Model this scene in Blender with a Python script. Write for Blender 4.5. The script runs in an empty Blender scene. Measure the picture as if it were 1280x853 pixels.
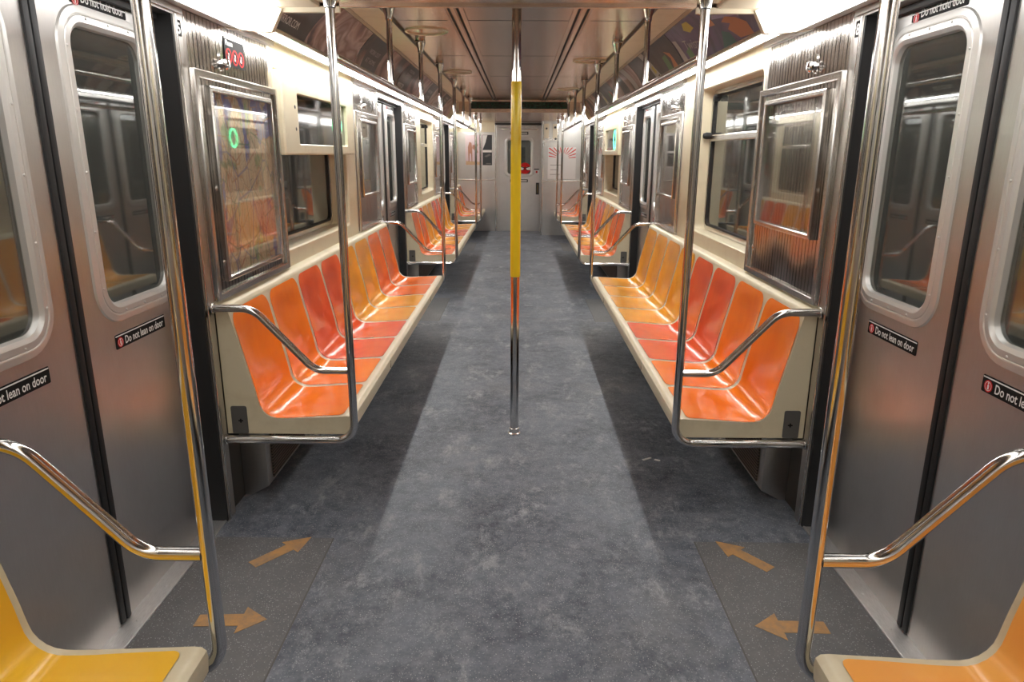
import bpy, bmesh, math, random
from mathutils import Vector, Matrix
random.seed(7)
scene = bpy.context.scene
COL = scene.collection
PI = math.pi

# ------------------------------------------------------------------ materials
def new_mat(name):
    m = bpy.data.materials.new(name); m.use_nodes = True
    nt = m.node_tree
    b = nt.nodes['Principled BSDF']
    return m, nt, b
def N(nt, t, **kw):
    n = nt.nodes.new(t)
    for k, v in kw.items(): setattr(n, k, v)
    return n
def coords(nt, scale=(1,1,1), rot=(0,0,0), loc=(0,0,0)):
    # geometry position = world position, the pattern sits still on the surface
    g = N(nt, 'ShaderNodeNewGeometry'); mp = N(nt, 'ShaderNodeMapping')
    nt.links.new(g.outputs['Position'], mp.inputs['Vector'])
    mp.inputs['Scale'].default_value = scale; mp.inputs['Rotation'].default_value = rot
    mp.inputs['Location'].default_value = loc
    return mp.outputs['Vector']
def noise(nt, vec, scale, detail=3, rough=.5, dist=0):
    n = N(nt, 'ShaderNodeTexNoise'); nt.links.new(vec, n.inputs['Vector'])
    n.inputs['Scale'].default_value = scale; n.inputs['Detail'].default_value = detail
    n.inputs['Roughness'].default_value = rough; n.inputs['Distortion'].default_value = dist
    return n.outputs['Fac']
def ramp(nt, fac, stops, interp='LINEAR'):
    r = N(nt, 'ShaderNodeValToRGB'); nt.links.new(fac, r.inputs['Fac'])
    cr = r.color_ramp; cr.interpolation = interp
    while len(cr.elements) < len(stops): cr.elements.new(.5)
    for e, (p, c) in zip(cr.elements, stops):
        e.position = p; e.color = (c, c, c, 1) if isinstance(c, (int, float)) else (*c, 1)
    return r.outputs['Color']
def mix(nt, fac, a, b, mode='MIX'):
    n = N(nt, 'ShaderNodeMix', data_type='RGBA', blend_type=mode)
    for i, v in ((0, fac), (6, a), (7, b)):
        if isinstance(v, bpy.types.NodeSocket): nt.links.new(v, n.inputs[i])
        elif i == 0: n.inputs[0].default_value = v
        else: n.inputs[i].default_value = (*v, 1)
    return n.outputs[2]
def bump(nt, b, h, strength, dist=.01):
    n = N(nt, 'ShaderNodeBump'); nt.links.new(h, n.inputs['Height'])
    n.inputs['Strength'].default_value = strength; n.inputs['Distance'].default_value = dist
    nt.links.new(n.outputs['Normal'], b.inputs['Normal'])
def simple(name, col, rough=.5, metal=0, coat=0, spec=.5):
    m, nt, b = new_mat(name)
    b.inputs['Base Color'].default_value = (*col, 1); b.inputs['Roughness'].default_value = rough
    b.inputs['Metallic'].default_value = metal; b.inputs['Coat Weight'].default_value = coat
    b.inputs['Specular IOR Level'].default_value = spec
    return m
def metal(name, col, rough, streak=(3, 3, 60), amp=.12, wob=0, wobscale=2.5, smear=.25, blot=(1,1,1), rvar=.22):
    m, nt, b = new_mat(name)
    v = coords(nt, streak); n1 = noise(nt, v, 6, 3)
    v2 = coords(nt, blot); n2 = noise(nt, v2, 3.1, 4, .6)
    c = mix(nt, n1, tuple(x*(1-amp) for x in col), tuple(min(1, x*(1+amp)) for x in col))
    c = mix(nt, ramp(nt, n2, [(.42, 0), (.75, smear)]), c, tuple(x*.62 for x in col))
    nt.links.new(c, b.inputs['Base Color'])
    b.inputs['Metallic'].default_value = 1
    r = N(nt, 'ShaderNodeMapRange'); nt.links.new(n2, r.inputs['Value'])
    r.inputs['To Min'].default_value = rough*(1-rvar); r.inputs['To Max'].default_value = rough*(1+rvar)
    nt.links.new(r.outputs[0], b.inputs['Roughness'])
    if wob:
        v3 = coords(nt, (1, 1, .6)); n3 = noise(nt, v3, wobscale, 2, .4)
        bump(nt, b, n3, wob, .02)
    return m
M = {}
M['brushed'] = metal('brushed_steel', (.60,.575,.55), .34, (5,5,120), .10)
M['doorsteel'] = metal('door_steel', (.60,.585,.57), .36, (90,90,4), .08)
M['panel'] = metal('polished_panel_steel', (.58,.55,.52), .16, (60,60,4), .08, .5, 3.5)
M['endsteel'] = metal('end_wall_steel', (.60,.59,.57), .30, (60,60,4), .1, .25, 4)
M['trim'] = metal('trim_steel', (.66,.64,.61), .22, (5,5,30), .06)
M['chrome'] = metal('polished_tube_steel', (.66,.65,.64), .10, (8,8,8), .05, 0, 1, .1)
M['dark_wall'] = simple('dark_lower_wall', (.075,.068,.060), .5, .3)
M['alu'] = metal('cast_aluminium', (.76,.75,.73), .26, (10,10,10), .06, 0, 1, .2)
M['sill'] = metal('worn_sill_metal', (.80,.81,.82), .5, (60,8,8), .2, 0, 1, .35)
M['ceil'] = metal('ceiling_sheet', (.74,.59,.485), .24, (1.6,.05,1), .16, 0, 1.2, .12, (2,.08,1), .05)  # brown tint and lengthwise streaks paint reflections of the interior into the steel
M['dark_steel'] = simple('dark_steel', (.07,.068,.065), .4, .8)
M['window_alu'] = simple('brushed_aluminium_trim', (.70,.69,.665), .36, .55)
M['white_reflector'] = simple('white_reflector', (.82,.81,.78), .4)
M['rubber'] = simple('black_rubber', (.012,.012,.013), .55)
M['black'] = simple('black_paint', (.01,.01,.01), .6, 0, 0, .15)
M['white'] = simple('white_print', (.85,.85,.83), .5)
M['red'] = simple('red_print', (.62,.02,.02), .55, 0, 0, .15)
M['grey'] = simple('grey_plate', (.17,.165,.155), .45, .6)
M['yellow'] = simple('yellow_sleeve', (.93,.68,.02), .28, 0, .3)
M['gold'] = simple('brass_handle', (.25,.18,.07), .4, .8)
M['paper'] = simple('paper_white', (.75,.74,.72), .6)
def cream_mat(name, col, rough=.38):
    m, nt, b = new_mat(name)
    v = coords(nt); n1 = noise(nt, v, 9, 5, .65)
    c = mix(nt, ramp(nt, n1, [(.50, 0), (.85, .45)]), col, (col[0]*.62, col[1]*.55, col[2]*.45))
    nt.links.new(c, b.inputs['Base Color']); b.inputs['Roughness'].default_value = rough
    return m
M['cream'] = cream_mat('cream_fibreglass', (.66,.59,.42))
M['wallcream'] = cream_mat('cream_wall_panel', (.74,.67,.49), .35)
M['covecream'] = cream_mat('cream_ceiling_strip', (.76,.68,.52), .4)
def bucket_mat(name, col, dark):
    m, nt, b = new_mat(name)
    v = coords(nt, (1,1,.45)); n1 = noise(nt, v, 5.5, 4, .55, .6)
    c = mix(nt, ramp(nt, n1, [(.38, .5), (.62, 0)]), col, dark)
    nt.links.new(c, b.inputs['Base Color']); b.inputs['Roughness'].default_value = .24
    b.inputs['Coat Weight'].default_value = .35; b.inputs['Coat Roughness'].default_value = .12
    n2 = noise(nt, v, 60, 3); 
    return m
M['O'] = bucket_mat('seat_orange', (.98,.235,.010), (.86,.155,.006))
M['R'] = bucket_mat('seat_red', (.84,.115,.028), (.66,.06,.012))
M['A'] = bucket_mat('seat_amber', (.88,.40,.022), (.76,.27,.010))
M['D'] = bucket_mat('seat_deep_orange', (.92,.185,.015), (.70,.09,.008))
M['Y'] = bucket_mat('seat_yellow', (.90,.53,.035), (.86,.44,.02))
M['P'] = bucket_mat('seat_pale_orange', (.93,.45,.10), (.88,.35,.06))

def emis(name, col, s):
    m, nt, b = new_mat(name)
    b.inputs['Base Color'].default_value = (*col, 1)
    b.inputs['Emission Color'].default_value = (*col, 1); b.inputs['Emission Strength'].default_value = s
    return m
M['tube'] = emis('light_diffuser', (1, .985, .96), 17.0)
M['door_light'] = emis('door_light_diffuser', (1, .985, .96), 3.8)
M['green'] = emis('green_lamp', (.05, 1, .38), 5)
def glass_mat(name, ior, tint, film):
    m, nt, b = new_mat(name)
    nt.nodes.remove(b); out = nt.nodes['Material Output']
    tr = N(nt, 'ShaderNodeBsdfTransparent'); tr.inputs[0].default_value = (*tint, 1)
    df = N(nt, 'ShaderNodeBsdfDiffuse'); df.inputs[0].default_value = (.34,.33,.30,1)
    gl = N(nt, 'ShaderNodeBsdfGlossy'); gl.inputs['Roughness'].default_value = .03
    gl.inputs[0].default_value = (.95,.96,.95,1)
    fr = N(nt, 'ShaderNodeFresnel')
    g = N(nt, 'ShaderNodeNewGeometry'); mr = N(nt, 'ShaderNodeMapRange')   # same reflectance on both faces of the thin pane
    nt.links.new(g.outputs['Backfacing'], mr.inputs['Value'])
    mr.inputs['To Min'].default_value = ior; mr.inputs['To Max'].default_value = 1/ior
    nt.links.new(mr.outputs[0], fr.inputs[0])
    a = N(nt, 'ShaderNodeMixShader'); a.inputs[0].default_value = film
    nt.links.new(tr.outputs[0], a.inputs[1]); nt.links.new(df.outputs[0], a.inputs[2])
    c = N(nt, 'ShaderNodeMixShader'); nt.links.new(fr.outputs[0], c.inputs[0])
    nt.links.new(a.outputs[0], c.inputs[1]); nt.links.new(gl.outputs[0], c.inputs[2])
    nt.links.new(c.outputs[0], out.inputs[0])
    return m
M['glass'] = glass_mat('window_glass', 2.1, (.5,.53,.52), .11)
M['cover'] = glass_mat('clear_cover', 1.45, (.95,.95,.95), .03)

def floor_mat():
    m, nt, b = new_mat('speckled_rubber_floor')
    v = coords(nt)
    n1 = noise(nt, v, 2.1, 6, .68, .4); n2 = noise(nt, v, 16, 9, .82, .1); n3 = noise(nt, coords(nt, loc=(5,3,0)), 1.3, 5, .7)
    base = mix(nt, ramp(nt, n1, [(.33, 0), (.66, 1)]), (.036,.046,.068), (.150,.170,.208))
    base = mix(nt, ramp(nt, n2, [(.42, 0), (.68, .65)]), base, (.285,.30,.33))
    base = mix(nt, ramp(nt, n3, [(.56, 0), (.70, .35)]), base, (.20,.20,.20))
    # rubbed pale scuffs, thickest in the aisle
    sc = noise(nt, coords(nt, (1.4, .8, 1)), 3.6, 10, .86, .15)
    base = mix(nt, ramp(nt, sc, [(.53, 0), (.66, .75)]), base, (.40,.42,.44))
    # the brownish mats in the door bays
    sep = N(nt, 'ShaderNodeSeparateXYZ'); g = N(nt, 'ShaderNodeNewGeometry'); nt.links.new(g.outputs['Position'], sep.inputs[0])
    def mth(op, a, bb=None):
        n = N(nt, 'ShaderNodeMath', operation=op)
        for i, q in ((0, a), (1, bb)):
            if q is None: continue
            if isinstance(q, bpy.types.NodeSocket): nt.links.new(q, n.inputs[i])
            else: n.inputs[i].default_value = q
        return n.outputs[0]
    ax = mth('ABSOLUTE', sep.outputs[0]); inx = mth('GREATER_THAN', ax, .725)
    yy = mth('ADD', sep.outputs[1], -1.965 + 4.835*4 + 2.4175)
    md = mth('MODULO', yy, 4.835); dd = mth('ABSOLUTE', mth('ADD', md, -2.4175))
    iny = mth('LESS_THAN', dd, .53)
    mask = mth('MULTIPLY', inx, iny)
    sx = mth('LESS_THAN', mth('ABSOLUTE', mth('ADD', ax, -.725)), .003)
    seam = mth('MULTIPLY', sx, mth('LESS_THAN', dd, .53))
    mat_c = mix(nt, n1, (.075,.077,.084), (.19,.19,.192))
    mat_c = mix(nt, ramp(nt, n2, [(.45,0),(.75,.5)]), mat_c, (.24,.235,.225))
    base = mix(nt, mask, base, mat_c)
    # flecks
    vo = N(nt, 'ShaderNodeTexVoronoi'); nt.links.new(v, vo.inputs['Vector']); vo.inputs['Scale'].default_value = 150
    fl = ramp(nt, vo.outputs['Distance'], [(.18, 1), (.28, 0)])
    sel = ramp(nt, noise(nt, vo.outputs['Position'], 300, 0), [(.44, 0), (.52, 1)])
    flk = mix(nt, 1, fl, sel, 'MULTIPLY')
    base = mix(nt, mix(nt, 1, flk, (.6,.6,.6), 'MULTIPLY'), base, (.58,.60,.60))
    base = mix(nt, seam, base, (.10,.095,.09))
    nt.links.new(base, b.inputs['Base Color'])
    r = ramp(nt, n2, [(.3, .42), (.7, .62)]); nt.links.new(r, b.inputs['Roughness'])
    b.inputs['Specular IOR Level'].default_value = .35
    bump(nt, b, n2, .12, .004)
    return m
M['floor'] = floor_mat()
def arrow_mat():
    m, nt, b = new_mat('worn_orange_print')
    n1 = noise(nt, coords(nt), 16, 8, .75)
    c = mix(nt, ramp(nt, n1, [(.38, 0), (.72, 1)]), (.52,.27,.085), (.23,.17,.12))
    nt.links.new(c, b.inputs['Base Color']); b.inputs['Roughness'].default_value = .55
    return m
M['arrow'] = arrow_mat()
def ribbed_mat():
    m, nt, b = new_mat('ribbed_steel_panel')
    w = N(nt, 'ShaderNodeTexWave', wave_type='BANDS', bands_direction='Y')
    nt.links.new(coords(nt), w.inputs['Vector']); w.inputs['Scale'].default_value = 9.4
    brk = noise(nt, coords(nt, (1, 9, 1.4)), 6, 3, .6)
    line = ramp(nt, w.outputs['Fac'], [(.80, 0), (.92, 1)])
    f = mix(nt, 1, line, ramp(nt, brk, [(.38, .25), (.55, 1)]), 'MULTIPLY')
    c = mix(nt, f, (.52,.49,.46), (.055,.045,.038))
    nt.links.new(c, b.inputs['Base Color']); b.inputs['Metallic'].default_value = 1
    b.inputs['Roughness'].default_value = .17
    n3 = noise(nt, coords(nt, (1, 1, .6)), 3.5, 2, .4)
    bump(nt, b, n3, .5, .02)
    return m
M['ribbed'] = ribbed_mat()
def map_mat():
    m, nt, b = new_mat('printed_transit_map')
    v = coords(nt)
    big = noise(nt, coords(nt, (1, 2.4, 1.3), loc=(0,.35,.2)), 2.1, 5, .5, .5)
    land = mix(nt, noise(nt, v, 7, 4), (.80,.58,.36), (.88,.76,.52))
    land = mix(nt, ramp(nt, noise(nt, coords(nt, loc=(3,1,4)), 8, 3), [(.60, 0), (.66, .8)]), land, (.25,.50,.22))
    c = mix(nt, ramp(nt, big, [(.455, 1), (.475, 0)]), land, (.25,.27,.58))
    for k, (col, sc) in enumerate([((.45,.07,.05), 6), ((.08,.28,.12), 5), ((.60,.25,.04), 7), ((.12,.14,.42), 4.4), ((.2,.2,.2), 13)]):
        vo = N(nt, 'ShaderNodeTexVoronoi', feature='DISTANCE_TO_EDGE')
        nt.links.new(coords(nt, (1, 1.6, 1), loc=(k*2.3, k*1.1, k*.7)), vo.inputs['Vector']); vo.inputs['Scale'].default_value = sc
        c = mix(nt, ramp(nt, vo.outputs['Distance'], [(.010, .6), (.022, 0)]), c, col)
    dots = N(nt, 'ShaderNodeTexVoronoi'); nt.links.new(v, dots.inputs['Vector']); dots.inputs['Scale'].default_value = 48
    c = mix(nt, ramp(nt, dots.outputs['Distance'], [(.10, .5), (.2, 0)]), c, (.05,.05,.06))
    nt.links.new(c, b.inputs['Base Color']); b.inputs['Roughness'].default_value = .35
    return m
M['map'] = map_mat()
def art_mat(name, cols, scale=3, stretch=(1,1,1), loc=(0,0,0), dist=1.2):
    m, nt, b = new_mat(name)
    n1 = noise(nt, coords(nt, stretch, loc=loc), scale, 3, .5, dist)
    k = len(cols)
    c = ramp(nt, n1, [(.33 + .34*i/(k-1), q) for i, q in enumerate(cols)])
    nt.links.new(c, b.inputs['Base Color']); b.inputs['Roughness'].default_value = .38
    b.inputs['Coat Weight'].default_value = .12; b.inputs['Coat Roughness'].default_value = .08
    n3 = noise(nt, coords(nt), 3.2, 2); bump(nt, b, n3, .15, .03)
    return m
M['ad_black'] = art_mat('ad_black', [(.02,.02,.024), (.05,.045,.05)], 3)
M['ad_pink'] = art_mat('ad_pink_photo', [(.06,.04,.05), (.30,.17,.15), (.50,.36,.34), (.22,.12,.09), (.55,.42,.40)], 2.6, (1,1,1), (2,0,0))
M['ad_brown'] = art_mat('ad_brown_photo', [(.03,.02,.02), (.20,.10,.07), (.42,.30,.27), (.12,.06,.05)], 2.2, (1,1,1), (4,7,0))
M['ad_purple'] = art_mat('ad_purple', [(.035,.02,.07), (.10,.06,.16), (.07,.05,.12), (.16,.10,.20)], 2.4, (1,1,1), (1,5,0))
M['ad_orange'] = simple('ad_orange', (.50,.17,.06), .4, 0, .08)
M['ad_teal'] = simple('ad_teal', (.03,.12,.12), .4, 0, .08)
M['ad_green'] = simple('ad_green', (.08,.22,.08), .4, 0, .08)
M['ad_grey'] = simple('ad_pale_grey', (.42,.40,.38), .4, 0, .08)
M['ad_yellow'] = simple('ad_yellow', (.50,.42,.04), .4, 0, .08)
M['ad_lilac'] = simple('ad_lilac', (.30,.27,.48), .4, 0, .08)
M['ad_blue'] = simple('ad_plate_blue', (.17,.20,.34), .5)
M['poster_pink'] = art_mat('poster_pink', [(.66,.50,.54), (.74,.62,.64)], 2)
M['poster_dark'] = simple('poster_dark', (.035,.04,.045), .35)
M['skin'] = simple('poster_skin', (.45,.22,.15), .5)
M['sand'] = simple('poster_sand', (.62,.42,.25), .5)
M['display'] = simple('display_dark', (.03,.03,.03), .07, 0, .6)
M['grille'] = None
def grille_mat():
    m, nt, b = new_mat('heater_grille')
    w = N(nt, 'ShaderNodeTexWave', wave_type='BANDS', bands_direction='Z')
    nt.links.new(coords(nt), w.inputs['Vector']); w.inputs['Scale'].default_value = 22
    c = mix(nt, w.outputs['Fac'], (.02,.015,.012), (.20,.15,.11))
    nt.links.new(c, b.inputs['Base Color']); b.inputs['Metallic'].default_value = .5; b.inputs['Roughness'].default_value = .5
    bump(nt, b, w.outputs['Fac'], .6, .01)
    return m
M['grille'] = grille_mat()
def bulk_mat():
    m, nt, b = new_mat('dark_vent_strip')
    n1 = noise(nt, coords(nt, (6,1,30)), 6, 3)
    c = mix(nt, ramp(nt, n1, [(.5, 0), (.62, 1)]), (.008,.014,.011), (.02,.085,.05))  # green streaks put reflected light into the dark colour
    nt.links.new(c, b.inputs['Base Color']); b.inputs['Roughness'].default_value = .25
    return m
M['vent'] = bulk_mat()

# ------------------------------------------------------------------ object helpers
def wloc(o):
    v = Vector((0,0,0))
    while o: v += o.location; o = o.parent
    return v
def finish(bm, smooth):
    bmesh.ops.remove_doubles(bm, verts=bm.verts, dist=1e-6)
    bmesh.ops.recalc_face_normals(bm, faces=bm.faces)
    if smooth:
        for f in bm.faces: f.smooth = True
def obj(name, bm, mat, parent=None, smooth=False, label=None, sharp=35):
    """one mesh object from a bmesh given in world coordinates"""
    finish(bm, smooth)
    me = bpy.data.meshes.new(name); bm.to_mesh(me); bm.free()
    if smooth: me.set_sharp_from_angle(angle=math.radians(sharp))
    for x in (mat if isinstance(mat, list) else [mat]): me.materials.append(x)
    o = bpy.data.objects.new(name, me); COL.objects.link(o)
    if parent:
        me.transform(Matrix.Translation(-wloc(parent))); o.parent = parent
    else:
        xs = [v.co for v in me.vertices]
        c = Vector(((min(v.x for v in xs)+max(v.x for v in xs))/2, (min(v.y for v in xs)+max(v.y for v in xs))/2, min(v.z for v in xs)))
        me.transform(Matrix.Translation(-c)); o.location = c
    if label: o['label'] = label
    return o
def split(name, bm, mat, parent, smooth=False, label=None, sharp=35):
    """every loose piece of bm becomes an object of its own"""
    bmesh.ops.remove_doubles(bm, verts=bm.verts, dist=1e-6)
    left = set(bm.verts); out = []
    while left:
        st = [left.pop()]; isl = set(st)
        while st:
            for e in st.pop().link_edges:
                for v in e.verts:
                    if v in left: left.discard(v); isl.add(v); st.append(v)
        b2 = bmesh.new(); mp = {v: b2.verts.new(v.co) for v in isl}
        for f in bm.faces:
            if f.verts[0] in isl: b2.faces.new([mp[v] for v in f.verts])
        out.append(obj(name, b2, mat, parent, smooth, label, sharp))
    bm.free(); return out
def tag(o, label, cat, group=None, kind=None):
    o['label'] = label; o['category'] = cat
    if group: o['group'] = group
    if kind: o['kind'] = kind
    return o
def thing(name, loc, label, cat, group=None):
    o = bpy.data.objects.new(name, None); COL.objects.link(o); o.location = loc
    o.empty_display_size = .1
    return tag(o, label, cat, group)
def struct(o):
    o['kind'] = 'structure'; return o
def sempty(name, loc):
    o = bpy.data.objects.new(name, None); COL.objects.link(o); o.location = loc
    return struct(o)

def box(bm, x0, x1, y0, y1, z0, z1, bev=0, mi=0):
    r = bmesh.ops.create_cube(bm, size=1)
    vs = r['verts']
    for v in vs:
        v.co = Vector((x0+(v.co.x+.5)*(x1-x0), y0+(v.co.y+.5)*(y1-y0), z0+(v.co.z+.5)*(z1-z0)))
    fs = {f for v in vs for f in v.link_faces}
    for f in fs: f.material_index = mi
    if bev:
        es = {e for v in vs for e in v.link_edges}
        bmesh.ops.bevel(bm, geom=list(es), offset=bev, segments=2, profile=.5, affect='EDGES')
    return bm
def sbox(bm, s, d0, d1, y0, y1, z0, z1, bev=0, mi=0):
    a, b = sorted((s*d0, s*d1)); return box(bm, a, b, y0, y1, z0, z1, bev, mi)
def BM(): return bmesh.new()
def fillet(pts, r, n=8):
    pts = [Vector(p) for p in pts]; out = [pts[0]]
    for i in range(1, len(pts)-1):
        a, b, c = pts[i-1], pts[i], pts[i+1]
        u = (a-b).normalized(); w = (c-b).normalized()
        rr = r[i-1] if isinstance(r, (list, tuple)) else r
        ang = u.angle(w); t = rr/math.tan(ang/2)
        p0 = b+u*t; p1 = b+w*t
        cen = b+(u+w).normalized()*(rr/math.sin(ang/2))
        e0 = p0-cen; e1 = p1-cen; tot = e0.angle(e1)
        for k in range(n+1):
            q = k/n; out.append(cen + (e0*math.sin((1-q)*tot)+e1*math.sin(q*tot))/math.sin(tot))
    out.append(pts[-1]); return out
def tube(bm, pts, r, seg=16, caps=True, mi=0):
    pts = [Vector(p) for p in pts]; n = len(pts)
    tan = [(pts[min(i+1, n-1)]-pts[max(i-1, 0)]).normalized() for i in range(n)]
    up = Vector((0,0,1)) if abs(tan[0].z) < .9 else Vector((0,1,0))
    nr = (up - tan[0]*up.dot(tan[0])).normalized(); rings = []
    for i, p in enumerate(pts):
        nr = (nr - tan[i]*nr.dot(tan[i])).normalized(); bn = tan[i].cross(nr)
        rr = r[i] if isinstance(r, (list, tuple)) else r
        rings.append([bm.verts.new(p + nr*math.cos(2*PI*k/seg)*rr + bn*math.sin(2*PI*k/seg)*rr) for k in range(seg)])
    for a, b in zip(rings, rings[1:]):
        for k in range(seg):
            f = bm.faces.new((a[k], a[(k+1) % seg], b[(k+1) % seg], b[k])); f.material_index = mi
    if caps: bm.faces.new(rings[0]); bm.faces.new(rings[-1][::-1])
    return bm
def lathe(bm, origin, axis, prof, seg=24):
    """prof = [(along, radius)...] around axis through origin"""
    ax = Vector(axis).normalized(); up = Vector((0,0,1)) if abs(ax.z) < .9 else Vector((1,0,0))
    u = (up-ax*up.dot(ax)).normalized(); w = ax.cross(u); o = Vector(origin); rings = []
    for a, r in prof:
        rings.append([bm.verts.new(o+ax*a+(u*math.cos(2*PI*k/seg)+w*math.sin(2*PI*k/seg))*max(r, 1e-5)) for k in range(seg)])
    for a, b in zip(rings, rings[1:]):
        for k in range(seg): bm.faces.new((a[k], a[(k+1) % seg], b[(k+1) % seg], b[k]))
    bm.faces.new(rings[0]); bm.faces.new(rings[-1][::-1])
    return bm
def side_map(s, d):       # (a=y, b=z, h=towards the aisle) on a side wall
    return lambda a, b, h: Vector((s*(d-h), a, b))
def end_map(y, sgn=1):    # wall facing the camera
    return lambda a, b, h: Vector((a, y-sgn*h, b))
def floor_map(z):
    return lambda a, b, h: Vector((a, b, z+h))
def rr(ca, cb, ha, hb, r, n=6):
    r = min(r, ha, hb); out = []
    for (sa, sb, a0) in ((1,1,0), (-1,1,90), (-1,-1,180), (1,-1,270)):
        for k in range(n+1):
            t = math.radians(a0+90*k/n)
            out.append((ca+sa*(ha-r)+r*math.cos(t), cb+sb*(hb-r)+r*math.sin(t)))
    return out
def loft(bm, fm, loops, closed=False, cap0=False, cap1=False, mi=0):
    """loops = list of (pts2d, h)"""
    R = [[bm.verts.new(fm(a, b, h)) for a, b in pts] for pts, h in loops]
    prs = list(zip(R, R[1:])) + ([(R[-1], R[0])] if closed else [])
    n = len(R[0])
    for p, q in prs:
        for k in range(n):
            f = bm.faces.new((p[k], p[(k+1) % n], q[(k+1) % n], q[k])); f.material_index = mi
    if cap0: bm.faces.new(R[0]).material_index = mi
    if cap1: bm.faces.new(R[-1][::-1]).material_index = mi
    return bm
def plate(bm, fm, ca, cb, ha, hb, r, h0, h1, n=4):
    return loft(bm, fm, [(rr(ca,cb,ha,hb,r,n), h0), (rr(ca,cb,ha,hb,r,n), h1)], cap0=True, cap1=True)
def ring_frame(bm, fm, ca, cb, ha, hb, r, w, h0, h1, bev=.003, n=6):
    L = lambda g: rr(ca, cb, ha+g, hb+g, max(r+g, .001), n)
    return loft(bm, fm, [(L(0), h0), (L(0), h1-bev), (L(-bev), h1), (L(-w+bev), h1), (L(-w), h1-bev), (L(-w), h0)], closed=True)
def poly(bm, fm, pts, h0, h1):
    a = [bm.verts.new(fm(x, y, h0)) for x, y in pts]; b = [bm.verts.new(fm(x, y, h1)) for x, y in pts]
    bm.faces.new(a); bm.faces.new(b[::-1]); n = len(a)
    for k in range(n): bm.faces.new((a[k], a[(k+1) % n], b[(k+1) % n], b[k]))
    return bm
def lettering(bm, text, fm, a, b, size, h=.001, flip=1, th=.0006, width=None, rot=0, bold=0):
    """flat letters; a grows along flip, b upwards"""
    cu = bpy.data.curves.new('t', 'FONT'); cu.body = text; cu.size = size; cu.resolution_u = 3; cu.offset = bold
    o = bpy.data.objects.new('t', cu); COL.objects.link(o)
    bpy.context.view_layer.update()
    me = bpy.data.meshes.new_from_object(o)
    bpy.data.objects.remove(o)
    if len(me.vertices):
        w = max(v.co.x for v in me.vertices); k = (width/w if width else 1)
        vs = []
        for v in me.vertices:
            x, y = v.co.x*k, v.co.y
            x, y = x*math.cos(rot)-y*math.sin(rot), x*math.sin(rot)+y*math.cos(rot)
            vs.append(bm.verts.new(fm(a+flip*x, b+y, h)))
        for p in me.polygons:
            try: bm.faces.new([vs[i] for i in p.vertices])
            except ValueError: pass
    bpy.data.meshes.remove(me)
    return bm
def screws(bm, fm, pts, h, r=.005):
    for a, b in pts:
        c = fm(a, b, h); q = fm(a, b, h+.004)
        lathe(bm, c, q-c, [(0, r), (.0015, r*.95), (.003, r*.6), (.0035, 0)], 8)

# ------------------------------------------------------------------ plan of the car
CX = 6.83                       # middle of the car along its length
DOORY = [1.965, 6.83, 11.68]    # middle of each door bay
Y0, Y1 = -.46, 14.07
HALF = .64
WD = 1.20                       # side wall, from the centre line
DD = 1.275                      # door leaf face
LOWZ, HIGHZ = 2.08, 2.24
BY0, BY1 = 3.08, 10.56          # high ceiling between the two bulkheads
FR = [(-.46, 1.34), (2.67, 6.20), (7.49, 11.02), (12.33, 14.05)]
SIDE = {-1: 'left', 1: 'right'}

# floor
bm = BM(); box(bm, -1.34, 1.34, Y0-.05, Y1+.1, -.06, 0); struct(obj('floor', bm, M['floor']))
# wall spans between door bays
spans = [(Y0-.03, DOORY[0]-HALF), (DOORY[0]+HALF, DOORY[1]-HALF), (DOORY[1]+HALF, DOORY[2]-HALF), (DOORY[2]+HALF, Y1+.05)]
spans = [(a+(.02 if i else 0), b-(.02 if i < 3 else 0)) for i, (a, b) in enumerate(spans)]
spans = [(Y0-.03, 1.315), (2.625, 6.19), (7.47, 11.04), (12.32, Y1+.05)]
DO = [(1.315, 2.625), (6.19, 7.47), (11.04, 12.32)]
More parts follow.
